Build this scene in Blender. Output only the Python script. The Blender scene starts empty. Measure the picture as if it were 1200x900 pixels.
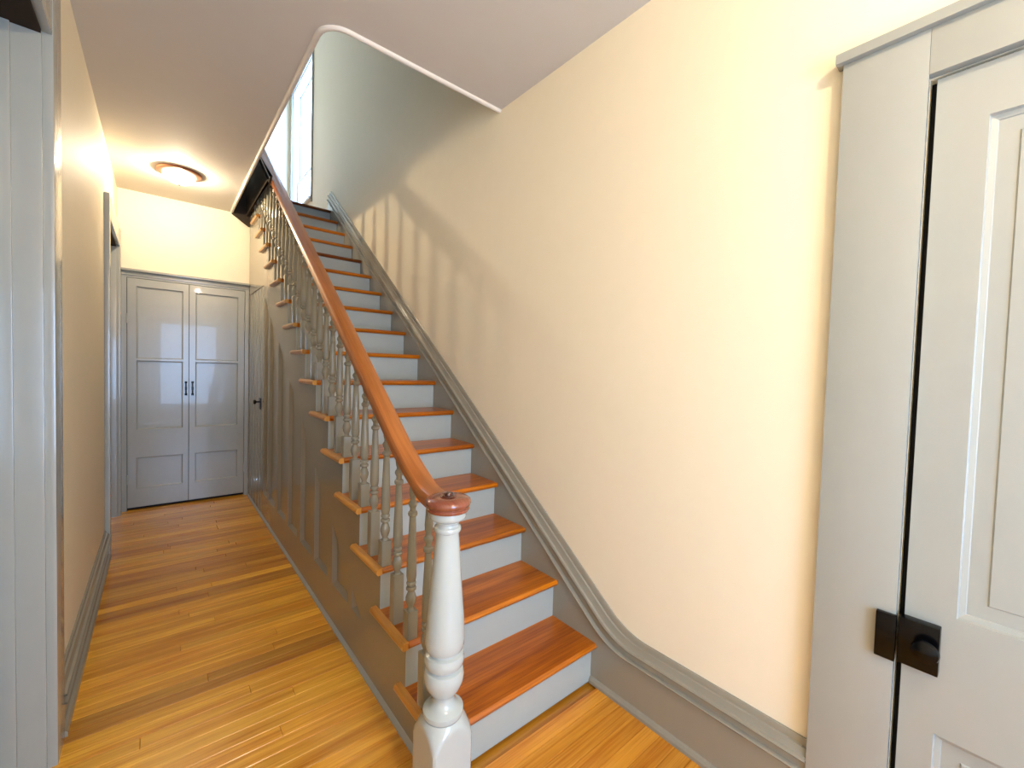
import bpy, bmesh, math, random
from mathutils import Vector, Matrix
random.seed(7)
sc = bpy.context.scene
C = sc.collection

# ------------------------------------------------------------------ camera
cam_d = bpy.data.cameras.new('camera'); cam = bpy.data.objects.new('camera', cam_d); C.objects.link(cam)
sc.camera = cam
cam_d.sensor_fit = 'HORIZONTAL'; cam_d.sensor_width = 36.0; cam_d.lens = 14.899
cam_d.clip_start = 0.02; cam_d.clip_end = 100
yw, pt, rl = math.radians(39.7407), math.radians(-1.933), math.radians(1.7024)
F = Vector((math.sin(yw)*math.cos(pt), math.cos(yw)*math.cos(pt), math.sin(pt)))
R0 = Vector((math.cos(yw), -math.sin(yw), 0)); U0 = R0.cross(F)
R = R0*math.cos(rl) + U0*math.sin(rl); U = -R0*math.sin(rl) + U0*math.cos(rl)
M = Matrix((R, U, -F)).transposed().to_4x4(); M.translation = Vector((0, 0, 1.4297))
cam.matrix_world = M

# ------------------------------------------------------------------ world and light
w = bpy.data.worlds.new('sky'); sc.world = w; w.use_nodes = True
bg = w.node_tree.nodes['Background']; bg.inputs['Color'].default_value = (0.42, 0.63, 1.0, 1); bg.inputs['Strength'].default_value = 12.5
def portal(name, loc, rot, sx, sy):
    l = bpy.data.lights.new(name, 'AREA'); l.shape = 'RECTANGLE'; l.size = sx; l.size_y = sy
    l.cycles.is_portal = True   # only guides sampling of the sky through the opening
    o = bpy.data.objects.new(name, l); C.objects.link(o); o.location = loc; o.rotation_euler = rot
portal('upstairs_window_portal', (1.66, 6.72, 4.6), (0, math.pi/2, 0), 1.9, 1.16)
portal('entry_glass_portal', (0.525, -1.95, 1.325), (math.pi/2, 0, 0), 1.15, 1.95)
LAMP_HALL, LAMP_ENTRY = 27.0, 66.0   # watts, used by ceiling_light()
sc.view_settings.view_transform = 'Standard'; sc.view_settings.look = 'None'
sc.view_settings.exposure = 0.76; sc.view_settings.gamma = 1.0; sc.view_settings.use_curve_mapping = False

# ------------------------------------------------------------------ materials
def lin(c): return tuple(((x/255)/12.92 if x/255 <= 0.04045 else ((x/255+0.055)/1.055)**2.4) for x in c) + (1,)
def base(name, col, rough=0.5, bump=0.0, scale=8.0, var=0.0, metal=0.0, stretch=(1, 1, 1), spec=0.5, coat=0.0):
    m = bpy.data.materials.new(name); m.use_nodes = True; nt = m.node_tree; n = nt.nodes; l = nt.links
    p = n['Principled BSDF']; p.inputs['Roughness'].default_value = rough; p.inputs['Metallic'].default_value = metal
    p.inputs['Base Color'].default_value = lin(col); p.inputs['Specular IOR Level'].default_value = spec
    p.inputs['Coat Weight'].default_value = coat
    tc = n.new('ShaderNodeTexCoord'); mp = n.new('ShaderNodeMapping'); mp.inputs['Scale'].default_value = stretch
    l.new(tc.outputs['Object'], mp.inputs['Vector'])
    if bump or var:
        t = n.new('ShaderNodeTexNoise'); t.inputs['Scale'].default_value = scale; t.inputs['Detail'].default_value = 5
        l.new(mp.outputs[0], t.inputs['Vector'])
    if bump:
        b = n.new('ShaderNodeBump'); b.inputs['Strength'].default_value = bump; b.inputs['Distance'].default_value = 0.01
        l.new(t.outputs['Fac'], b.inputs['Height']); l.new(b.outputs[0], p.inputs['Normal'])
    if var:
        mx = n.new('ShaderNodeMix'); mx.data_type = 'RGBA'
        c = lin(col); mx.inputs['A'].default_value = tuple(x*(1-var) for x in c[:3]) + (1,)
        mx.inputs['B'].default_value = tuple(min(1, x*(1+var)) for x in c[:3]) + (1,)
        l.new(t.outputs['Fac'], mx.inputs['Factor']); l.new(mx.outputs['Result'], p.inputs['Base Color'])
    return m
def wood(name, dark, light, rough=0.3, axis='x', ring=26.0, randomise=True, coat=0.3, fine=1.0, lo=0.36, hi=0.68):
    m = bpy.data.materials.new(name); m.use_nodes = True; nt = m.node_tree; n = nt.nodes; l = nt.links
    p = n['Principled BSDF']; p.inputs['Roughness'].default_value = rough; p.inputs['Coat Weight'].default_value = coat
    p.inputs['Coat Roughness'].default_value = 0.15
    tc = n.new('ShaderNodeTexCoord'); oi = n.new('ShaderNodeObjectInfo')
    mul = n.new('ShaderNodeMath'); mul.operation = 'MULTIPLY'; mul.inputs[1].default_value = 37.0
    l.new(oi.outputs['Random'], mul.inputs[0])
    add = n.new('ShaderNodeVectorMath'); add.operation = 'ADD'
    l.new(tc.outputs['Object'], add.inputs[0]); l.new(mul.outputs[0], add.inputs[1])
    def mapped(s):
        mp = n.new('ShaderNodeMapping'); mp.inputs['Scale'].default_value = s; l.new(add.outputs[0], mp.inputs['Vector']); return mp.outputs[0]
    if axis == 'x': s1, s2, s3 = (1.1, ring, ring), (5, 170, 170), (1.2, 6, 6)
    else: s1, s2, s3 = (ring, 1.1, 1.4), (170, 5, 7), (6, 1.2, 1.2)
    t1 = n.new('ShaderNodeTexNoise'); t1.inputs['Scale'].default_value = 1.0; t1.inputs['Detail'].default_value = 3; t1.inputs['Distortion'].default_value = 0.6
    l.new(mapped(s1), t1.inputs['Vector'])
    t2 = n.new('ShaderNodeTexNoise'); t2.inputs['Scale'].default_value = 1.0; t2.inputs['Detail'].default_value = 2
    l.new(mapped(s2), t2.inputs['Vector'])
    t3 = n.new('ShaderNodeTexNoise'); t3.inputs['Scale'].default_value = 1.0; t3.inputs['Detail'].default_value = 2
    l.new(mapped(s3), t3.inputs['Vector'])
    a = n.new('ShaderNodeMath'); a.operation = 'MULTIPLY_ADD'; a.inputs[1].default_value = 0.30*fine; l.new(t2.outputs['Fac'], a.inputs[0])
    b = n.new('ShaderNodeMath'); b.operation = 'MULTIPLY'; b.inputs[1].default_value = 0.45; l.new(t1.outputs['Fac'], b.inputs[0])
    l.new(b.outputs[0], a.inputs[2])
    c3 = n.new('ShaderNodeMath'); c3.operation = 'MULTIPLY_ADD'; c3.inputs[1].default_value = 0.35; l.new(t3.outputs['Fac'], c3.inputs[0]); l.new(a.outputs[0], c3.inputs[2])
    cr = n.new('ShaderNodeValToRGB'); cr.color_ramp.elements[0].position = lo; cr.color_ramp.elements[1].position = hi
    cr.color_ramp.elements[0].color = lin(dark); cr.color_ramp.elements[1].color = lin(light)
    l.new(c3.outputs[0], cr.inputs[0])
    mx = n.new('ShaderNodeMix'); mx.data_type = 'RGBA'; mx.blend_type = 'MULTIPLY'; mx.inputs['Factor'].default_value = 1.0
    l.new(cr.outputs[0], mx.inputs['A']); l.new(oi.outputs['Color'], mx.inputs['B'])
    l.new(mx.outputs['Result'], p.inputs['Base Color'])
    bp = n.new('ShaderNodeBump'); bp.inputs['Strength'].default_value = 0.12; bp.inputs['Distance'].default_value = 0.004
    l.new(c3.outputs[0], bp.inputs['Height']); l.new(bp.outputs[0], p.inputs['Normal'])
    return m
CREAM = base('cream_plaster', (241, 228, 199), 0.55, 0.05, 14, 0.02)
CEIL = base('ceiling_paint', (214, 208, 198), 0.75, 0.05, 10, 0.02)
BEAD = base('ceiling_bead_paint', (228, 220, 208), 0.5)
GRAY = base('grey_gloss_paint', (160, 161, 152), 0.24, 0.05, 22, 0.03, stretch=(1, 1, 0.5), coat=0.25)
RISER = base('pale_grey_paint', (166, 171, 163), 0.35, 0.06, 14, 0.03)
NEWEL = base('light_grey_gloss_paint', (178, 183, 177), 0.13, 0.03, 20, 0.02, coat=0.5)
BLACK = base('black_iron', (5, 5, 6), 0.22, 0.03, 60, spec=0.22)
DARKGAP = base('dark_gap', (18, 14, 12), 0.9)
COPPER = base('copper_metal', (176, 128, 104), 0.3, metal=0.9)
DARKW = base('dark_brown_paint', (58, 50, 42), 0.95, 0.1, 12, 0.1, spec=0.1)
OLIVE = base('warm_grey_gloss_paint', (146, 139, 122), 0.22, 0.05, 22, 0.03, stretch=(1, 1, 0.5), coat=0.3)
BALP = base('baluster_gloss_paint', (144, 140, 124), 0.15, 0.02, 22, 0.02, coat=0.5)
FLOOR = wood('floor_wood', (192, 118, 20), (240, 180, 60), 0.27, 'x', 30, coat=0.25, lo=0.40, hi=0.66)
TREAD = wood('tread_wood', (138, 66, 1), (204, 116, 5), 0.32, 'x', 20, coat=0.12, lo=0.42, hi=0.66)
RETURN = wood('return_wood', (180, 116, 40), (224, 160, 72), 0.3, 'y', 20)
RAIL = wood('rail_wood', (138, 74, 30), (186, 112, 50), 0.3, 'y', 26, coat=0.25)
CAPW = wood('newel_cap_wood', (104, 50, 34), (150, 82, 58), 0.15, 'y', 26, coat=0.7)
WARM = (1.0, 0.83, 0.59, 1)
DOME = bpy.data.materials.new('glowing_glass'); DOME.use_nodes = True     # clear-frosted glass lit by its bulb
nt = DOME.node_tree; nt.nodes.clear()
o_ = nt.nodes.new('ShaderNodeOutputMaterial'); t_ = nt.nodes.new('ShaderNodeBsdfTransparent'); g_ = nt.nodes.new('ShaderNodeEmission'); mx_ = nt.nodes.new('ShaderNodeMixShader')
g_.inputs['Color'].default_value = (1.0, 0.93, 0.82, 1); g_.inputs['Strength'].default_value = 6.0; mx_.inputs[0].default_value = 0.25
nt.links.new(t_.outputs[0], mx_.inputs[1]); nt.links.new(g_.outputs[0], mx_.inputs[2]); nt.links.new(mx_.outputs[0], o_.inputs[0])
GLASS = bpy.data.materials.new('window_glass'); GLASS.use_nodes = True
nt = GLASS.node_tree; nt.nodes.clear()
o_ = nt.nodes.new('ShaderNodeOutputMaterial'); t_ = nt.nodes.new('ShaderNodeBsdfTransparent'); g_ = nt.nodes.new('ShaderNodeBsdfGlossy'); mx_ = nt.nodes.new('ShaderNodeMixShader')
g_.inputs['Roughness'].default_value = 0.03; mx_.inputs[0].default_value = 0.06
nt.links.new(t_.outputs[0], mx_.inputs[1]); nt.links.new(g_.outputs[0], mx_.inputs[2]); nt.links.new(mx_.outputs[0], o_.inputs[0])
WHITE = base('white_sash_paint', (222, 226, 226), 0.4)

# ------------------------------------------------------------------ mesh helpers
def mesh_obj(name, verts, faces, mat, parent=None, smooth=None, merge=True):
    me = bpy.data.meshes.new(name); bm = bmesh.new()
    vs = [bm.verts.new(v) for v in verts]
    for f in faces:
        try: bm.faces.new([vs[i] for i in f])
        except ValueError: pass
    if merge:
        bmesh.ops.remove_doubles(bm, verts=bm.verts, dist=1e-5)
        bmesh.ops.recalc_face_normals(bm, faces=bm.faces)
    bm.to_mesh(me); bm.free()
    if mat: me.materials.append(mat)
    if smooth is not None:
        for p in me.polygons: p.use_smooth = True
        me.set_sharp_from_angle(angle=math.radians(smooth))
    o = bpy.data.objects.new(name, me); C.objects.link(o)
    if parent: o.parent = parent
    return o
def share(name, me, parent=None, loc=(0, 0, 0)):
    o = bpy.data.objects.new(name, me); C.objects.link(o); o.parent = parent; o.location = loc; return o
class MB:
    def __init__(s): s.v = []; s.f = []
    def add(s, v, f):
        k = len(s.v); s.v += [tuple(x) for x in v]; s.f += [tuple(i+k for i in q) for q in f]; return s
    def box(s, x0, x1, y0, y1, z0, z1):
        return s.add([(x0, y0, z0), (x1, y0, z0), (x1, y1, z0), (x0, y1, z0), (x0, y0, z1), (x1, y0, z1), (x1, y1, z1), (x0, y1, z1)],
                     [(0, 3, 2, 1), (4, 5, 6, 7), (0, 1, 5, 4), (1, 2, 6, 5), (2, 3, 7, 6), (3, 0, 4, 7)])
    def lathe(s, cx, cy, prof, n=32, cap=True):
        k = len(s.v); m = len(prof)
        for r, z in prof:
            for j in range(n):
                a = 2*math.pi*j/n; s.v.append((cx+r*math.cos(a), cy+r*math.sin(a), z))
        for i in range(m-1):
            for j in range(n):
                s.f.append((k+i*n+j, k+i*n+(j+1) % n, k+(i+1)*n+(j+1) % n, k+(i+1)*n+j))
        if cap:
            s.f.append(tuple(k+j for j in reversed(range(n)))); s.f.append(tuple(k+(m-1)*n+j for j in range(n)))
        return s
    def sweep(s, loops, closed=True, caps=True):
        k = len(s.v); n = len(loops[0])
        for L in loops: s.v += [tuple(p) for p in L]
        for i in range(len(loops)-1):
            for j in range(n if closed else n-1):
                a = k+i*n+j; b = k+i*n+(j+1) % n
                s.f.append((a, b, b+n, a+n))
        if caps and closed:
            s.f.append(tuple(k+j for j in reversed(range(n)))); s.f.append(tuple(k+(len(loops)-1)*n+j for j in range(n)))
        return s
    def obj(s, name, mat, parent=None, smooth=None, merge=True): return mesh_obj(name, s.v, s.f, mat, parent, smooth, merge)
def bevel_box(x0, x1, y0, y1, z0, z1, b=0.004, seg=2):
    bm = bmesh.new(); r = bmesh.ops.create_cube(bm, size=1)
    for v in bm.verts: v.co = Vector((x0 + (v.co.x+.5)*(x1-x0), y0 + (v.co.y+.5)*(y1-y0), z0 + (v.co.z+.5)*(z1-z0)))
    bmesh.ops.bevel(bm, geom=list(bm.edges), offset=b, segments=seg, affect='EDGES', profile=0.7)
    v = [tuple(q.co) for q in bm.verts]; bm.verts.index_update(); f = [tuple(q.index for q in g.verts) for g in bm.faces]; bm.free()
    return v, f
def bbox(name, mat, parent, *a, b=0.004, smooth=40):
    v, f = bevel_box(*a, b=b); return mesh_obj(name, v, f, mat, parent, smooth)
def empty(name, loc=(0, 0, 0), parent=None):
    o = bpy.data.objects.new(name, None); o.empty_display_size = 0.1; C.objects.link(o); o.location = loc
    if parent: o.parent = parent
    return o
def tag(o, label=None, cat=None, kind=None, group=None):
    if label: o['label'] = label
    if cat: o['category'] = cat
    if kind: o['kind'] = kind
    if group: o['group'] = group
    return o

# ------------------------------------------------------------------ dimensions
RISE, RUN, Y0 = 0.19, 0.2543, 1.186
XL, XR = -0.302, 1.558            # wall faces
YE, ZC = 5.30, 2.971              # end wall, ceiling
ZT, YB, YF = 6.05, 7.40, -1.80    # upstairs ceiling, upstairs back wall, front wall
XS, XP = 1.535, 0.73              # wall string face, stair side face
def wall_holes(a0, a1, b0, b1, holes):
    """cells of a rectangle in (a, b) left over when rectangular holes are cut out"""
    A = sorted({a0, a1, *[h[0] for h in holes], *[h[1] for h in holes]}); B = sorted({b0, b1, *[h[2] for h in holes], *[h[3] for h in holes]})
    A = [x for x in A if a0 <= x <= a1]; B = [x for x in B if b0 <= x <= b1]
    out = []
    for i in range(len(A)-1):
        for j in range(len(B)-1):
            ca, cb = (A[i]+A[i+1])/2, (B[j]+B[j+1])/2
            if not any(h[0] < ca < h[1] and h[2] < cb < h[3] for h in holes): out.append((A[i], A[i+1], B[j], B[j+1]))
    return out

# ------------------------------------------------------------------ room shell
def slab_wall(name, label, axis, p0, p1, a0, a1, b0, b1, holes, mat):
    m = MB()
    cells = wall_holes(a0, a1, b0, b1, holes); cs = set()
    for (c0, c1, d0, d1) in cells:
        for p in (p0, p1):
            q = [(c0, d0), (c1, d0), (c1, d1), (c0, d1)]
            m.add([((p, a, b) if axis == 'x' else (a, p, b)) for a, b in q], [(0, 1, 2, 3)])
    def rim(c0, c1, d0, d1):
        q = [(c0, d0), (c1, d0), (c1, d1), (c0, d1)]
        for k in range(4):
            (a, b), (c, d) = q[k], q[(k+1) % 4]
            P = (lambda p, a, b: (p, a, b)) if axis == 'x' else (lambda p, a, b: (a, p, b))
            m.add([P(p0, a, b), P(p0, c, d), P(p1, c, d), P(p1, a, b)], [(0, 1, 2, 3)])
    rim(a0, a1, b0, b1)
    for h in holes: rim(*[max(lo, min(hi, v)) for v, lo, hi in ((h[0], a0, a1), (h[1], a0, a1), (h[2], b0, b1), (h[3], b0, b1))])
    o = m.obj(name, mat); return tag(o, label, None, 'structure')
W1 = (6.16, 7.28, 3.66, 5.52)      # upstairs window
DR = (-0.60, 0.190, -0.03, 2.225)    # front right door
slab_wall('wall_right', 'long cream plaster wall beside the stairs', 'x', XR, XR+0.14, YF, YB, -0.03, ZT, [W1, DR], CREAM)
D1 = (1.02, 2.10, -0.03, 2.492); D2 = (4.19, 5.17, -0.03, 2.43)
slab_wall('wall_left', 'cream plaster wall on the left of the hall', 'x', XL-0.14, XL, YF, YB, -0.03, ZT, [D1, D2], CREAM)
EG = (-0.05, 1.10, 0.35, 2.30)
slab_wall('wall_front', 'cream entry wall behind the viewpoint', 'y', YF-0.14, YF, XL, XR, 0, ZT, [EG], CREAM)
slab_wall('wall_upper_back', 'pale wall at the head of the stairs', 'y', YB, YB+0.14, XL, XR, 3.0, ZT, [], CREAM)
# end wall above the closet, its top right corner cut on the slant
m = MB(); e = [(XL, 2.20), (0.735, 2.20), (0.735, 2.853), (0.715, 2.853), (0.567, 2.955), (0.567, ZC), (XL, ZC)]
n = len(e); m.add([(x, YE, z) for x, z in e]+[(x, YE+0.1, z) for x, z in e], [tuple(range(n)), tuple(range(2*n-1, n-1, -1))]+[(i, (i+1) % n, (i+1) % n+n, i+n) for i in range(n)])
tag(m.obj('wall_end', CREAM), 'cream end wall above the grey closet doors', None, 'structure')
tag(MB().box(XL, XR, YE+0.62, YE+0.7, 0, 3.03).obj('wall_closet_back', CREAM), 'plaster wall behind the closet', None, 'structure')
# dark boarded end of the landing, seen above the slanted cut
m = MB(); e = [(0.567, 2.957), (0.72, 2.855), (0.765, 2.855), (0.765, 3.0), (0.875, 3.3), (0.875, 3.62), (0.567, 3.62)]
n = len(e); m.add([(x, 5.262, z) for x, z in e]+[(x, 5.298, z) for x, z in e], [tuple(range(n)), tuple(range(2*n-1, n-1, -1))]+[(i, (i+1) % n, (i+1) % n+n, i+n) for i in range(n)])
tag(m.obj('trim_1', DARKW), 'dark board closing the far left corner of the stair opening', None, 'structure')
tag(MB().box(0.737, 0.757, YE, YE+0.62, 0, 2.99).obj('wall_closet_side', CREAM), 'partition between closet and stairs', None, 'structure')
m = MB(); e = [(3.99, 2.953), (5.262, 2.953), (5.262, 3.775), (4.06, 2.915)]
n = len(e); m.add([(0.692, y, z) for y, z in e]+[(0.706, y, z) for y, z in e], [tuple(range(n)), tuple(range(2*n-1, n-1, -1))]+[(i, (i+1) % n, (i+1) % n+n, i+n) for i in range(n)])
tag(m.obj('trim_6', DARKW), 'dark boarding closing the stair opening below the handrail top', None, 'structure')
# ceiling with the round-cornered stair opening
xo, yo, rr = 0.565, 2.062, 0.11
arc = [(xo+rr-rr*math.sin(t), yo+rr-rr*math.cos(t)) for t in [math.pi/2*k/10 for k in range(11)]]
out = [(XL, YF), (XR, YF), (XR, yo)] + arc + [(xo, YE+0.1), (XL, YE+0.1)]
m = MB(); n = len(out)
m.add([(x, y, ZC) for x, y in out]+[(x, y, 3.20) for x, y in out], [tuple(range(n)), tuple(range(2*n-1, n-1, -1))]+[(i, (i+1) % n, (i+1) % n+n, i+n) for i in range(n)])
tag(m.obj('ceiling', CEIL), 'hall ceiling with a round-cornered opening for the stairs', None, 'structure')
tag(MB().box(XL, XR, YF, YB, ZT, ZT+0.1).obj('ceiling_upper', CEIL), 'upstairs ceiling over the stairwell', None, 'structure')
path = [(XR, yo)] + [(x, y) for x, y in arc] + [(xo, 5.26)]
loops = []
for i, (x, y) in enumerate(path):
    a = path[max(0, i-1)]; b = path[min(len(path)-1, i+1)]; d = Vector((b[0]-a[0], b[1]-a[1])).normalized(); nn = Vector((-d.y, d.x))
    loops.append([(x+nn.x*0.014*math.cos(t), y+nn.y*0.014*math.cos(t), ZC-0.002+0.014*math.sin(t)) for t in [2*math.pi*k/10 for k in range(10)]])
tag(MB().sweep(loops).obj('trim_2', BEAD, smooth=50), 'pale rounded bead around the edge of the stair opening', None, 'structure')
tag(MB().box(0.567, XR, 5.301, YB, 2.99, 3.23).box(XL, 0.567, 5.401, YB, ZC, 3.23).obj('floor_upper', TREAD), 'upstairs landing floor', None, 'structure')

# floor: narrow boards running across the hall
fl = MB().box(XL-0.14, XR, YF, YE+0.6, -0.08, -0.012).obj('floor', FLOOR); tag(fl, 'narrow varnished orange floorboards running across the hall', None, 'structure')
fl.color = (0.6, 0.5, 0.45, 1)
def board(x0, x1, y0, y1, tint):
    c = 0.0016; z = 0.0
    m = MB(); g = 0.0007
    x0 += g; x1 -= g; y0 += g; y1 -= g
    a = [(x0, y0, -0.012), (x1, y0, -0.012), (x1, y1, -0.012), (x0, y1, -0.012)]
    b = [(x0, y0, z-c), (x1, y0, z-c), (x1, y1, z-c), (x0, y1, z-c)]
    d = [(x0+c, y0+c, z), (x1-c, y0+c, z), (x1-c, y1-c, z), (x0+c, y1-c, z)]
    m.add(a+b+d, [(8, 9, 10, 11)]+[(i, (i+1) % 4, (i+1) % 4+4, i+4) for i in range(4)]+[(i+4, (i+1) % 4+4, (i+1) % 4+8, i+8) for i in range(4)])
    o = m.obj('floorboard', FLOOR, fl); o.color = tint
BW = 0.064; y = -0.30; k = 0
while y < YE+0.02:
    y1 = y+BW; yc = (y+y1)/2
    xr = 1.545 if y1 < 1.23 else 0.745
    xl = XL-0.138 if (1.02 < y and y1 < 2.10) or y1 > 4.19 and y < 5.17 else XL+0.002
    t = random.uniform(0.86, 1.10); wv = random.uniform(-0.04, 0.04)
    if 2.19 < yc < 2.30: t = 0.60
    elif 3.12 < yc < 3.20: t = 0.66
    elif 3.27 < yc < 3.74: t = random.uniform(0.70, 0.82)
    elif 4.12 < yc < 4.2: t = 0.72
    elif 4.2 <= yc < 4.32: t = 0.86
    cuts = [xl]
    if xr > 1 and yc > 0.55: cuts.append(random.uniform(0.66, 0.86))
    elif xr - xl > 1.3 or random.random() < 0.6: cuts.append(random.uniform(xl+0.25, xr-0.25))
    cuts.append(xr)
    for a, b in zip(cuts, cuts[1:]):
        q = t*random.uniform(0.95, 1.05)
        if a > 0.6: q *= 0.84; wv = -0.16     # shade in front of the stairs tinted into these boards, darker and redder
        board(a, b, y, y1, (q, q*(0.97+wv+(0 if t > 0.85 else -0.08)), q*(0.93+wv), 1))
    y = y1; k += 1

# ------------------------------------------------------------------ staircase
st = tag(empty('staircase', (0, 0, 0)), 'straight grey painted staircase with orange wood treads and turned balusters', 'staircase')
NT = 16
for i in range(NT):
    yn = Y0+i*RUN; zt = RISE*(i+1); yb = yn+RUN+0.03; th = 0.028
    prof = [(yn+0.03, zt-th), (yn+0.010, zt-th), (yn+0.003, zt-th+0.006), (yn, zt-th/2), (yn+0.003, zt-0.006), (yn+0.010, zt), (yb, zt), (yb, zt-th)]
    xa = 0.806 if i == 0 else XP
    m = MB().sweep([[(xa, a, b) for a, b in prof], [(XS, a, b) for a, b in prof]])
    if i == 0: m.box(XP, 0.806, 1.256, yb, zt-th, zt)
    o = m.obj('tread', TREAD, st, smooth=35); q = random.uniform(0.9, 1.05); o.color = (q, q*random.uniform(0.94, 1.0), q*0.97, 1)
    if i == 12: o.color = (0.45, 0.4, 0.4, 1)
    # return nosing over the open side
    yr0 = 1.256 if i == 0 else yn; yr1 = yn+0.325
    pr2 = [(XP, zt-th), (0.709, zt-th), (0.702, zt-th+0.007), (0.700, zt-th/2), (0.702, zt-0.007), (0.709, zt), (XP, zt)]
    L0 = [(x, yr0+(0.0 if i == 0 else (x-0.70)*0.25), z) for x, z in pr2]; L1 = [(x, yr1, z) for x, z in pr2]
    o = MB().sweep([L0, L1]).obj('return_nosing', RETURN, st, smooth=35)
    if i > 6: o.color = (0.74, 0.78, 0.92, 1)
    bpy_r = MB().box(0.806 if i == 0 else XP+0.001, XS, yn+0.03, yn+0.045, zt-RISE+(0.004 if i == 0 else 0), zt-th)
    bpy_r.obj('riser', RISER, st)
yn = Y0+NT*RUN; zt = 3.23
o = MB().box(XP+0.001, XS, yn+0.03, yn+0.045, zt-RISE, zt-0.028).obj('riser', RISER, st)
prof = [(yn+0.048, zt-0.028), (yn+0.01, zt-0.028), (yn, zt-0.014), (yn+0.01, zt), (yn+0.048, zt)]
o = MB().sweep([[(0.88, a, b) for a, b in prof], [(XS, a, b) for a, b in prof]]).obj('landing_nosing', TREAD, st, smooth=35); o.color = (0.30, 0.27, 0.27, 1)
tag(o, 'dark worn nosing of the landing')

# open side of the stair: sawtooth face with recessed, stop-topped panels
ZB = 0.225
SL = RISE/RUN
rec = []
for y1, zt1, wd in [(2.07, 0.335, .16), (2.385, 0.555, .26), (2.735, 0.800, .27), (3.075, 1.050, .27), (3.435, 1.32, .28), (3.81, 1.60, .29), (4.17, 1.83, .28), (4.42, 2.02, .19)]:
    y0_ = y1-wd
    if zt1-wd*SL < ZB+0.015: y0_ = y1-(zt1-ZB-0.015)/SL
    rec.append((y0_, y1, zt1))
YD0, YD1, ZD = 4.47, 5.27, 2.135    # cupboard door in the side
def ztop(y):
    if y < Y0+0.03: return RISE-0.028
    i = int((y-(Y0+0.03))/RUN+1e-9); return min(RISE*(i+1)-0.028, 3.2)
ys = sorted({1.256, 5.297, YD0, YD1, *[Y0+0.03+RUN*i for i in range(1, NT)], *[r[0] for r in rec], *[r[1] for r in rec]})
side = MB()
for a, b in zip(ys, ys[1:]):
    if b-a < 1e-6: continue
    c = (a+b)/2; top = ztop(c)
    def quad(za0, zb0, za1, zb1):
        side.add([(XP, a, za0), (XP, b, zb0), (XP, b, zb1), (XP, a, za1)], [(0, 1, 2, 3)])
    r = [q for q in rec if q[0]-1e-6 < c < q[1]+1e-6]
    if YD0 < c < YD1: quad(ZD, ZD, top, top)
    elif r:
        y0_, y1_, z1_ = r[0]; f = lambda y: z1_-(y1_-y)*SL
        quad(0, 0, ZB, ZB); quad(f(a), f(b), top, top)
    else: quad(0, 0, top, top)
# front edges of the sawtooth and a back skin so that it has thickness
side.add([(XP, YD0, 0), (XP, YD0, ZD), (XP+0.03, YD0, ZD), (XP+0.03, YD0, 0)], [(0, 1, 2, 3)])
side.add([(XP, YD1, 0), (XP, YD1, ZD), (XP+0.03, YD1, ZD), (XP+0.03, YD1, 0)], [(0, 1, 2, 3)])
side.add([(XP, YD0, ZD), (XP, YD1, ZD), (XP+0.03, YD1, ZD), (XP+0.03, YD0, ZD)], [(0, 1, 2, 3)])
side.obj('side_panel', OLIVE, st)
for y0_, y1_, z1_ in rec:
    f = lambda y: z1_-(y1_-y)*SL
    ch, dp = 0.030, 0.020
    O = [(y0_, ZB), (y1_, ZB), (y1_, z1_), (y0_, f(y0_))]
    I = [(y0_+0.012, ZB+0.022), (y1_-ch, ZB+0.022), (y1_-ch, f(y1_-ch)-0.05), (y0_+0.012, max(f(y0_+0.012)-0.02, ZB+0.024))]
    MB().add([(XP, a, b) for a, b in O]+[(XP+dp, a, b) for a, b in I], [(4, 5, 6, 7)]+[(i, (i+1) % 4, (i+1) % 4+4, i+4) for i in range(4)]).obj('recessed_panel', OLIVE, st)
# base shoe along the open side
pr3 = [(XP, 0.0), (XP-0.014, 0.0), (XP-0.014, 0.008), (XP-0.007, 0.017), (XP, 0.02)]
MB().sweep([[(x, 1.256, z) for x, z in pr3], [(x, 5.26, z) for x, z in pr3]]).obj('base_shoe', GRAY, st, smooth=30)

# wall string with its stepped moulding, running down into the baseboard
def bez(p, q, r, n=9): return [((1-t)**2*p[0]+2*t*(1-t)*q[0]+t*t*r[0], (1-t)**2*p[1]+2*t*(1-t)*q[1]+t*t*r[1]) for t in [k/(n-1) for k in range(n)]]
zo = lambda y: 0.575+0.742*(y-1.407); zi = lambda y: 0.648+0.745*(y-1.724)
yoC = 1.407+(0.305-0.575)/0.742; yiC = 1.724+(0.205-0.648)/0.745
OUT = bez((yoC-0.10, 0.305), (yoC, 0.305), (yoC+0.09, zo(yoC+0.09)))
INN = bez((yiC-0.10, 0.205), (yiC, 0.205), (yiC+0.09, zi(yiC+0.09)))
yt = 5.372
profile = [(0.0, 0.022), (0.01, 0.034), (0.06, 0.037), (0.10, 0.033), (0.12, 0.021), (0.40, 0.020), (0.42, 0.034), (0.47, 0.037), (0.53, 0.034), (0.55, 0.025), (0.62, 0.021), (0.76, 0.017), (0.78, 0.010), (0.95, 0.009), (1.0, 0.006), (1.0, 0.0)]
def mould(pairs, name, parent, wallx, sgn=-1, mat=OLIVE):
    loops = []
    for (a, za), (b, zb) in pairs:
        loops.append([(wallx+sgn*d, a+(b-a)*s, za+(zb-za)*s) for s, d in profile])
    return MB().sweep(loops, closed=False).obj(name, mat, parent, smooth=30)
up_pairs = list(zip(INN, OUT)) + [((yt-0.02+0.04, zi(yt+0.02)), (yt-0.06, zo(yt-0.06)))]
mould(up_pairs, 'string_moulding', st, XR)
pl = MB()
line = INN+[(yt+0.02, zi(yt+0.02))]
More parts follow.
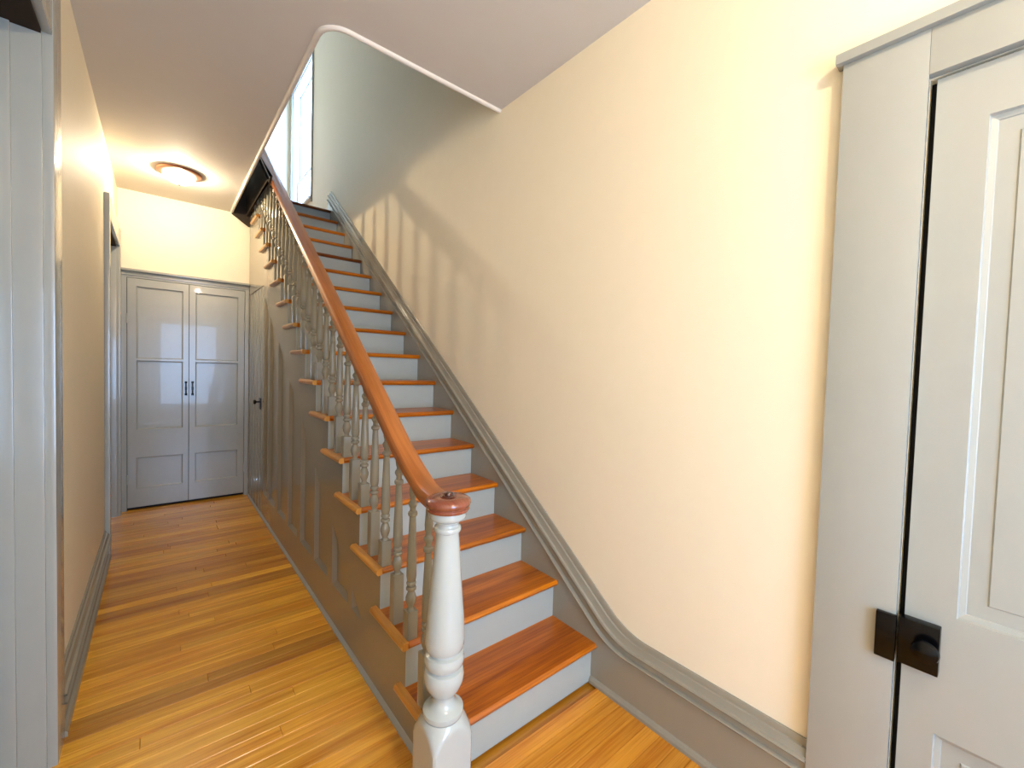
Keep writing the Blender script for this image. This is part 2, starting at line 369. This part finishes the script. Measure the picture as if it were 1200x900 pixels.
for (a, za), (b, zb) in zip(line, line[1:]):
    n = max(1, int((b-a)/0.3))
    for k in range(n):
        p = a+(b-a)*k/n; q = a+(b-a)*(k+1)/n; zp = za+(zb-za)*k/n; zq = za+(zb-za)*(k+1)/n
        pl.add([(XR-0.022, p, max(0, zp-0.55)), (XR-0.022, q, max(0, zq-0.55)), (XR-0.022, q, zq), (XR-0.022, p, zp)], [(0, 1, 2, 3)])
pl.obj('wall_string', OLIVE, st)

# baseboards
def baseboard(name, label, wallx, sgn, y0, y1, zi_=0.205, zo_=0.305):
    o = mould([((y0, zi_), (y0, zo_)), ((y1, zi_), (y1, zo_))], name, None, wallx, sgn)
    tag(o, label, None, 'structure')
    a = wallx+sgn*0.022
    MB().add([(a, y0, 0), (a, y1, 0), (a, y1, zi_), (a, y0, zi_)], [(0, 1, 2, 3)]).add([(a, y1, 0), (wallx, y1, 0), (wallx, y1, zi_), (a, y1, zi_)], [(0, 1, 2, 3)]).obj('plate', OLIVE, o)
    pr_ = [(a, 0), (a+sgn*0.015, 0), (a+sgn*0.015, 0.014), (a+sgn*0.009, 0.024), (a, 0.028)]
    ye = Y0+0.029 if sgn < 0 else y1
    MB().sweep([[(x, y0, z) for x, z in pr_], [(x, ye, z) for x, z in pr_]]).obj('shoe_moulding', OLIVE, o, smooth=30)
    return o
baseboard('baseboard_right', 'grey moulded baseboard curving up into the stairs', XR, -1, 0.374, yiC-0.10+0.001)
baseboard('baseboard_left', 'grey moulded baseboard on the left wall', XL, 1, 2.236, 4.125, 0.125, 0.200)

# balusters: two lathe patterns, the second with a taller block
def baluster_mesh(L, hb):
    m = MB(); s = 0.021
    v, f = bevel_box(-s, s, -s, s, -0.001, hb, b=0.003); m.add(v, f)
    z = hb
    P = [(0.017, z-0.004), (0.012, z+0.004), (0.0115, z+0.014), (0.016, z+0.024), (0.0205, z+0.040), (0.0205, z+0.050), (0.016, z+0.064), (0.012, z+0.074), (0.013, z+0.078),
         (0.019, z+0.081), (0.020, z+0.087), (0.018, z+0.092), (0.0135, z+0.094), (0.0135, z+0.099), (0.018, z+0.101), (0.019, z+0.107), (0.017, z+0.112), (0.014, z+0.114), (0.0165, z+0.118), (0.0195, z+0.135),
         (0.0185, z+0.20), (0.0125, L-0.165), (0.0125, L-0.158), (0.017, L-0.154), (0.0185, L-0.147), (0.017, L-0.140), (0.0115, L-0.136), (0.0110, L-0.125), (0.014, L-0.119), (0.0175, L-0.110), (0.0165, L-0.103), (0.011, L-0.095), (0.0105, L-0.088), (0.014, L-0.075), (0.0155, L-0.055), (0.0135, L-0.03), (0.012, L+0.012)]
    m.lathe(0, 0, P, 18)
    return m
rail_top = lambda y: 1.115+0.737*(y-1.547)
LA, LB = 0.632, 0.727
mA = baluster_mesh(LA, 0.108).obj('baluster', BALP, st, smooth=35); mB = baluster_mesh(LB, 0.200).obj('baluster', BALP, st, smooth=35)
XB = 0.750; firstA = firstB = True
for i in range(NT-1):
    zt = RISE*(i+1); yn = Y0+RUN*i
    if i > 0:
        if firstA: mA.location = (XB, yn+0.036, zt); firstA = False
        else: share('baluster', mA.data, st, (XB, yn+0.036, zt))
    if firstB: mB.location = (XB, yn+0.163, zt); firstB = False
    else: share('baluster', mB.data, st, (XB, yn+0.163, zt))

# handrail
sec = []
W, H = 0.037, 0.050
half = [(0.0, 0.0), (0.018, -0.001), (0.030, -0.006), (0.036, -0.014), (0.037, -0.022), (0.033, -0.029), (0.029, -0.032), (0.031, -0.036), (0.031, -0.046), (0.028, -0.050)]
sec = half + [(-a, b) for a, b in reversed(half[1:])]
pts = [(1.238, 1.006), (1.28, 1.006), (1.32, 1.008), (1.36, 1.016), (1.40, 1.032), (1.45, 1.058), (1.50, 1.088)] + [(y, rail_top(y)) for y in (1.56, 1.8, 2.2, 2.8, 3.4, 4.0, 4.6, 5.25)]
loops = []
for i, (y, z) in enumerate(pts):
    a = pts[max(0, i-1)]; b = pts[min(len(pts)-1, i+1)]; d = Vector((b[0]-a[0], b[1]-a[1])).normalized()
    xx = 0.748 + (0.728-0.748)*max(0, min(1, (1.40-y)/0.16))
    loops.append([(xx+u*1.16, y-d.y*v*1.15, z+d.x*v*1.15) for u, v in sec])
o = MB().sweep(loops).obj('handrail', RAIL, st, smooth=30)

# newel post
NX, NY = 0.725, 1.180
def sq(th, s): return s/max(abs(math.cos(th)), abs(math.sin(th)))
nw = MB(); ns = 64; rows = []
def round_sq(th, s, rc=0.006):
    r = sq(th, s); return min(r, s*math.sqrt(2)-rc)
S = 0.0735
zl = [0.0, 0.03, 0.10, 0.17, 0.20, 0.215, 0.225, 0.235, 0.245, 0.255, 0.265, 0.275, 0.282, 0.286]
for z in zl:
    row = []
    for j in range(ns):
        th = 2*math.pi*(j+0.5)/ns
        r = round_sq(th, S)
        if z > 0.20:
            t = (z-0.20)/0.086; Rz = 0.104-(0.104-0.064)*t**1.7
            r = min(r, Rz)
        row.append((NX+r*math.cos(th), NY+r*math.sin(th), z))
    rows.append(row)
nw.sweep(rows)
P = [(0.060, 0.284), (0.064, 0.288), (0.068, 0.297), (0.066, 0.307), (0.058, 0.313), (0.054, 0.315), (0.047, 0.320), (0.039, 0.330), (0.0355, 0.342), (0.0365, 0.350), (0.044, 0.362), (0.057, 0.381), (0.0655, 0.405), (0.066, 0.425), (0.062, 0.440), (0.052, 0.446), (0.051, 0.452), (0.052, 0.456),
     (0.062, 0.457), (0.0655, 0.468), (0.066, 0.480), (0.062, 0.493), (0.052, 0.498), (0.051, 0.505), (0.060, 0.510), (0.065, 0.524), (0.0655, 0.545), (0.064, 0.575), (0.060, 0.625), (0.0535, 0.70), (0.047, 0.78), (0.041, 0.85), (0.0375, 0.890), (0.038, 0.896), (0.043, 0.899), (0.045, 0.906), (0.043, 0.913), (0.037, 0.917), (0.0355, 0.922), (0.040, 0.932), (0.052, 0.938), (0.059, 0.944), (0.0605, 0.951), (0.058, 0.968)]
nw.lathe(NX, NY, P, 48)
npost = nw.obj('newel_post', NEWEL, st, smooth=38); tag(npost, 'turned pale grey newel post on a square base')
P = [(0.052, 0.966), (0.067, 0.967), (0.0705, 0.972), (0.070, 0.977), (0.067, 0.979), (0.067, 0.982), (0.072, 0.985), (0.0745, 0.993), (0.073, 1.001), (0.065, 1.007), (0.040, 1.010), (0.0, 1.011)]
cap = MB().lathe(NX, NY, P, 48, cap=False).obj('newel_cap', CAPW, npost, smooth=50); tag(cap, 'round red-brown varnished newel cap')
P = [(0.024, 1.008), (0.026, 1.013), (0.022, 1.017), (0.015, 1.013), (0.011, 1.012), (0.011, 1.018), (0.008, 1.022), (0.0, 1.023)]
kb = MB().lathe(NX, NY, P, 20, cap=False).obj('cap_rosette', CAPW, npost, smooth=40); kb.color = (0.35, 0.4, 0.45, 1)

# cupboard door under the stairs, vertical boards
d2 = empty('door_2'); tag(d2, 'narrow vertical-boarded grey door under the stairs with a black latch', None, 'structure')
nb = 5; wv = (YD1-YD0-0.006)/nb
for k in range(nb):
    a = YD0+0.003+k*wv; bbox('board', GRAY, d2, XP+0.004, XP+0.028, a+0.002, a+wv-0.002, 0.008, ZD-0.004, b=0.006)
MB().box(XP+0.030, XP+0.034, YD0, YD1, 0, ZD).obj('backing', DARKGAP, d2)
bbox('latch_plate', BLACK, d2, XP-0.006, XP+0.005, 4.565, 4.635, 0.985, 1.09, b=0.002)
kn = empty('door_knob', (XP, 4.60, 1.055), d2)
P = [(0.008, 0.0), (0.008, 0.03), (0.018, 0.036), (0.022, 0.045), (0.018, 0.055), (0.0, 0.058)]
m = MB().lathe(0, 0, P, 20, cap=False); m.v = [(-z, y, x) for x, y, z in m.v]
o = m.obj('knob', BLACK, kn, smooth=40)

# ------------------------------------------------------------------ framed doors with moulded panels
def framed(P, a0, a1, b0, b1, rects, th, mat, parent, name='leaf', prof=((0, 0), (0.004, 0.006), (0.018, 0.012), (0.020, 0.014)), field=None, label=None):
    m = MB()
    for (c0, c1, d0, d1) in wall_holes(a0, a1, b0, b1, rects):
        m.add([P(c0, d0, 0), P(c1, d0, 0), P(c1, d1, 0), P(c0, d1, 0)], [(0, 1, 2, 3)])
    q = [(a0, b0), (a1, b0), (a1, b1), (a0, b1)]
    for k in range(4):
        (a, b), (c, d) = q[k], q[(k+1) % 4]
        m.add([P(a, b, 0), P(c, d, 0), P(c, d, th), P(a, b, th)], [(0, 1, 2, 3)])
    m.add([P(a, b, th) for a, b in q], [(3, 2, 1, 0)])
    leaf = m.obj(name, mat, parent)
    for (c0, c1, d0, d1) in rects:
        pp = list(prof)
        if field: pp = pp + list(field)
        m = MB(); loops = [[P(c0+i, d0+i, dp), P(c1-i, d0+i, dp), P(c1-i, d1-i, dp), P(c0+i, d1-i, dp)] for i, dp in pp]
        k = 0
        for L in loops: m.v += L
        for i in range(len(loops)-1):
            for j in range(4): m.f.append((i*4+j, i*4+(j+1) % 4, (i+1)*4+(j+1) % 4, (i+1)*4+j))
        m.f.append(tuple((len(loops)-1)*4+j for j in range(4)))
        m.obj('panel', mat, parent)
    return leaf
# front right door
d1 = empty('door_1'); tag(d1, 'grey panelled door at the right edge with a black rim latch', None, 'structure')
XD = 1.556
PD = lambda a, b, d: (XD+d, a, b)
leaf = framed(PD, -0.592, 0.176, 0.008, 2.216, [(-0.49, 0.080, 0.83, 2.087), (-0.49, 0.108, 0.12, 0.512)], 0.035, GRAY, d1,
       prof=((0, 0), (0.003, 0.010), (0.014, 0.013), (0.016, 0.016)), field=((0.050, 0.016), (0.053, 0.013)))
# casing: legs, head and cap
cs = tag(empty('trim_3'), 'wide grey casing around the door at the right edge', None, 'structure')
XC = 1.530
bbox('casing_leg', GRAY, cs, XC, XR, 0.190, 0.374, 0.0, 2.343, b=0.0012)
bbox('casing_leg', GRAY, cs, XC, XR, -0.784, -0.600, 0.0, 2.343, b=0.004)
bbox('casing_head', GRAY, cs, XC, XR, -0.5995, 0.1895, 2.225, 2.343, b=0.001)
bbox('cap', GRAY, cs, XC-0.018, XR, -0.80, 0.390, 2.343, 2.372, b=0.005)
MB().box(1.592, 1.66, -0.60, 0.19, 0, 2.225).obj('backing', DARKGAP, cs)
# rim latch
lt = empty('latch', (0, 0, 0), d1); tag(lt, 'black rim latch')
bbox('latch_body', BLACK, lt, XD-0.030, XD, 0.104, 0.184, 0.676, 0.800, b=0.004)
bbox('keeper', BLACK, lt, XC-0.014, XC, 0.187, 0.229, 0.676, 0.800, b=0.003)
P = [(0.010, 0.0), (0.010, 0.014), (0.022, 0.018), (0.028, 0.027), (0.026, 0.036), (0.014, 0.042), (0.0, 0.043)]
m = MB().lathe(0, 0, P, 24, cap=False); m.v = [(XD-0.028-z, 0.128+y, 0.742+x) for x, y, z in m.v]
m.obj('knob', BLACK, lt, smooth=40)

# closet at the end of the hall
cl = tag(empty('closet', (0.22, YE, 0)), 'grey double-door closet filling the end of the hall', 'closet')
def cpart(o): o.location = (-0.22, -YE, 0); return o
YC = 5.285
fr = MB()
fr.box(XL+0.002, -0.237, YC, YE+0.05, 0, 2.20).box(0.692, 0.727, YC, YE+0.05, 0, 2.20).box(-0.237, 0.692, YC, YE+0.05, 2.176, 2.20)
cpart(fr.obj('frame', GRAY, cl))
cpart(bbox('cornice', GRAY, cl, XL+0.002, 0.727, YC-0.035, YE, 2.232, 2.252, b=0.004)); cpart(bbox('frieze', GRAY, cl, XL+0.002, 0.727, YC-0.010, YE, 2.195, 2.232, b=0.003))
cpart(MB().box(-0.237, 0.692, YE+0.03, YE+0.035, 0, 2.18).obj('interior', DARKGAP, cl))
PC = lambda a, b, d: (a, YC+0.002+d, b)
for (a0, a1, p0, p1, hx, gx) in ((-0.233, 0.2185, -0.170, 0.174, 0.198, -0.234), (0.2235, 0.688, 0.273, 0.630, 0.250, 0.689)):
    dr = empty('closet_door', (0, 0, 0), cl); dr.location = (-0.22, -YE, 0)
    framed(PC, a0, a1, 0.028, 2.172, [(p0, p1, 1.432, 2.10), (p0, p1, 0.762, 1.412), (p0, p1, 0.205, 0.497)], 0.022, GRAY, dr,
           prof=((0, 0), (0.002, 0.012), (0.010, 0.015)))
    h = bbox('handle', BLACK, dr, hx-0.006, hx+0.006, YC-0.022, YC-0.010, 1.085, 1.215, b=0.003)
    MB().box(hx-0.010, hx+0.010, YC-0.012, YC+0.002, 1.080, 1.100).obj('handle_post', BLACK, h); MB().box(hx-0.010, hx+0.010, YC-0.012, YC+0.002, 1.200, 1.220).obj('handle_post', BLACK, h); MB().box(hx-0.008, hx+0.008, YC-0.024, YC-0.009, 1.135, 1.165).obj('handle_collar', BLACK, h)
    for z in (0.30, 1.80):
        m = MB().lathe(gx, YC-0.004, [(0.006, z-0.045), (0.006, z+0.045)], 10); m.obj('hinge', GRAY, dr, smooth=40)

# left doorways: jamb linings, casings, closed leaves
def doorway(n, D, label, label_d, cas_far, cas_near, ztc, cas_bead=True):
    y0, y1, _, z1 = D
    t = tag(empty('trim_%d' % n), label, None, 'structure')
    # jamb lining facing the hall opening
    bbox('jamb', GRAY, t, XL-0.14, XL+0.004, y1-0.018, y1, 0, z1, b=0.002)
    bbox('jamb', GRAY, t, XL-0.14, XL+0.004, y0, y0+0.018, 0, z1, b=0.002)
    bbox('head_jamb', DARKW, t, XL-0.14, XL+0.004, y0+0.018, y1-0.018, z1-0.018, z1, b=0.002)
    bbox('stop', GRAY, t, XL-0.098, XL-0.062, y1-0.030, y1-0.018, 0, z1-0.018, b=0.003)
    bbox('stop', GRAY, t, XL-0.098, XL-0.062, y0+0.018, y0+0.030, 0, z1-0.018, b=0.003)
    if cas_far: bbox('casing_leg', GRAY, t, XL, XL+0.030, y1-0.006, y1+cas_far, 0, ztc, b=0.005)
    if cas_near: bbox('casing_leg', GRAY, t, XL, XL+0.030, y0-cas_near, y0+0.006, 0, ztc, b=0.005)
    bbox('casing_head', GRAY, t, XL, XL+0.028, y0+0.006, y1-0.006, z1-0.006, ztc, b=0.004)
    d = empty('door_%d' % (n-1)); tag(d, label_d, None, 'structure')
    framed(lambda a, b, q: (XL-0.10-q, a, b), y0+0.020, y1-0.020, 0.008, z1-0.02, [(y0+0.13, y1-0.13, 1.1, z1-0.2), (y0+0.13, y1-0.13, 0.25, 0.9)], 0.035, GRAY, d)
doorway(4, D1, 'grey casing of the doorway at the left edge', 'grey panelled door set deep in the left edge doorway', 0.135, 0.135, 2.75)
doorway(5, D2, 'grey casing of the doorway beside the closet', 'grey door in the left wall beside the closet', 0.10, 0.070, 2.58)

# upstairs window
wn = tag(empty('window_1'), 'tall white upstairs window glowing with daylight', None, 'structure')
y0, y1, z0, z1 = W1
MB().box(XR, XR+0.14, y0, y0+0.02, z0, z1).box(XR, XR+0.14, y1-0.02, y1, z0, z1).box(XR, XR+0.14, y0+0.02, y1-0.02, z1-0.02, z1).box(XR, XR+0.14, y0+0.02, y1-0.02, z0, z0+0.02).obj('window_lining', WHITE, wn)
cs2 = MB().box(XR-0.022, XR, y0-0.012, y0+0.004, z0-0.07, z1+0.07).box(XR-0.022, XR, y1-0.004, y1+0.06, z0-0.07, z1+0.07).box(XR-0.022, XR, y0, y1, z1, z1+0.07)
cs2.obj('window_frame', GRAY, wn)
bbox('window_sill', WHITE, wn, XR-0.04, XR+0.05, y0-0.012, y1+0.04, z0-0.03, z0, b=0.004)
for (a, b, nm) in ((z0+0.02, 4.20, 'lower_sash'), (4.17, z1-0.02, 'upper_sash')):
    x = XR+0.07 if nm == 'lower_sash' else XR+0.10
    s_ = MB(); s_.box(x, x+0.03, y0+0.02, y0+0.06, a, b).box(x, x+0.03, y1-0.06, y1-0.02, a, b).box(x, x+0.03, y0+0.06, y1-0.06, a, a+0.05).box(x, x+0.03, y0+0.06, y1-0.06, b-0.04, b)
    s_.box(x+0.005, x+0.025, (y0+y1)/2-0.01, (y0+y1)/2+0.01, a+0.05, b-0.04)
    s = s_.obj(nm, WHITE, wn)
    MB().box(x+0.013, x+0.016, y0+0.05, y1-0.05, a+0.04, b-0.03).obj('pane', GLASS, s)
# glazed light in the entry wall
wn2 = tag(empty('window_2'), 'glazed entry light behind the viewpoint', None, 'structure')
x0, x1, z0, z1 = EG
s = MB().box(x0, x1, YF-0.09, YF-0.05, z0, z0+0.06).box(x0, x1, YF-0.09, YF-0.05, z1-0.06, z1).box(x0, x0+0.06, YF-0.09, YF-0.05, z0+0.06, z1-0.06).box(x1-0.06, x1, YF-0.09, YF-0.05, z0+0.06, z1-0.06).obj('window_frame', WHITE, wn2)
MB().box(x0+0.05, x1-0.05, YF-0.072, YF-0.068, z0+0.05, z1-0.05).obj('pane', GLASS, s)

# ceiling lights
def ceiling_light(x, y, watts, label):
    t = tag(empty('ceiling_light', (x, y, ZC)), label, 'ceiling light', group='flush ceiling lights')
    MB().lathe(0, 0, [(0.150, 0.0), (0.152, -0.008), (0.146, -0.017), (0.132, -0.021), (0.112, -0.021)], 40, cap=False).lathe(0, 0, [(0.112, -0.021), (0.0, -0.016)], 40, cap=False).obj('canopy', COPPER, t, smooth=40)
    pr_ = [(0.112*math.cos(a), -0.021-0.078*math.sin(a)) for a in [math.pi/2*k/12 for k in range(13)]]
    MB().lathe(0, 0, pr_, 40, cap=False).obj('glass_dome', DOME, t, smooth=60)
    MB().lathe(0, 0, [(0.004, -0.098), (0.009, -0.101), (0.009, -0.106), (0.0, -0.112)], 12, cap=False).obj('finial', COPPER, t, smooth=40)
    l = bpy.data.lights.new('bulb', 'POINT'); l.energy = watts; l.color = WARM[:3]; l.shadow_soft_size = 0.03
    b = bpy.data.objects.new('bulb', l); C.objects.link(b); b.parent = t; b.location = (0, 0, -0.060)
    return t
ceiling_light(0.12, 4.50, LAMP_HALL, 'glowing white glass ceiling light with a copper rim near the closet')
ceiling_light(0.62, -0.75, LAMP_ENTRY, 'glowing glass ceiling light at the entry end of the hall')
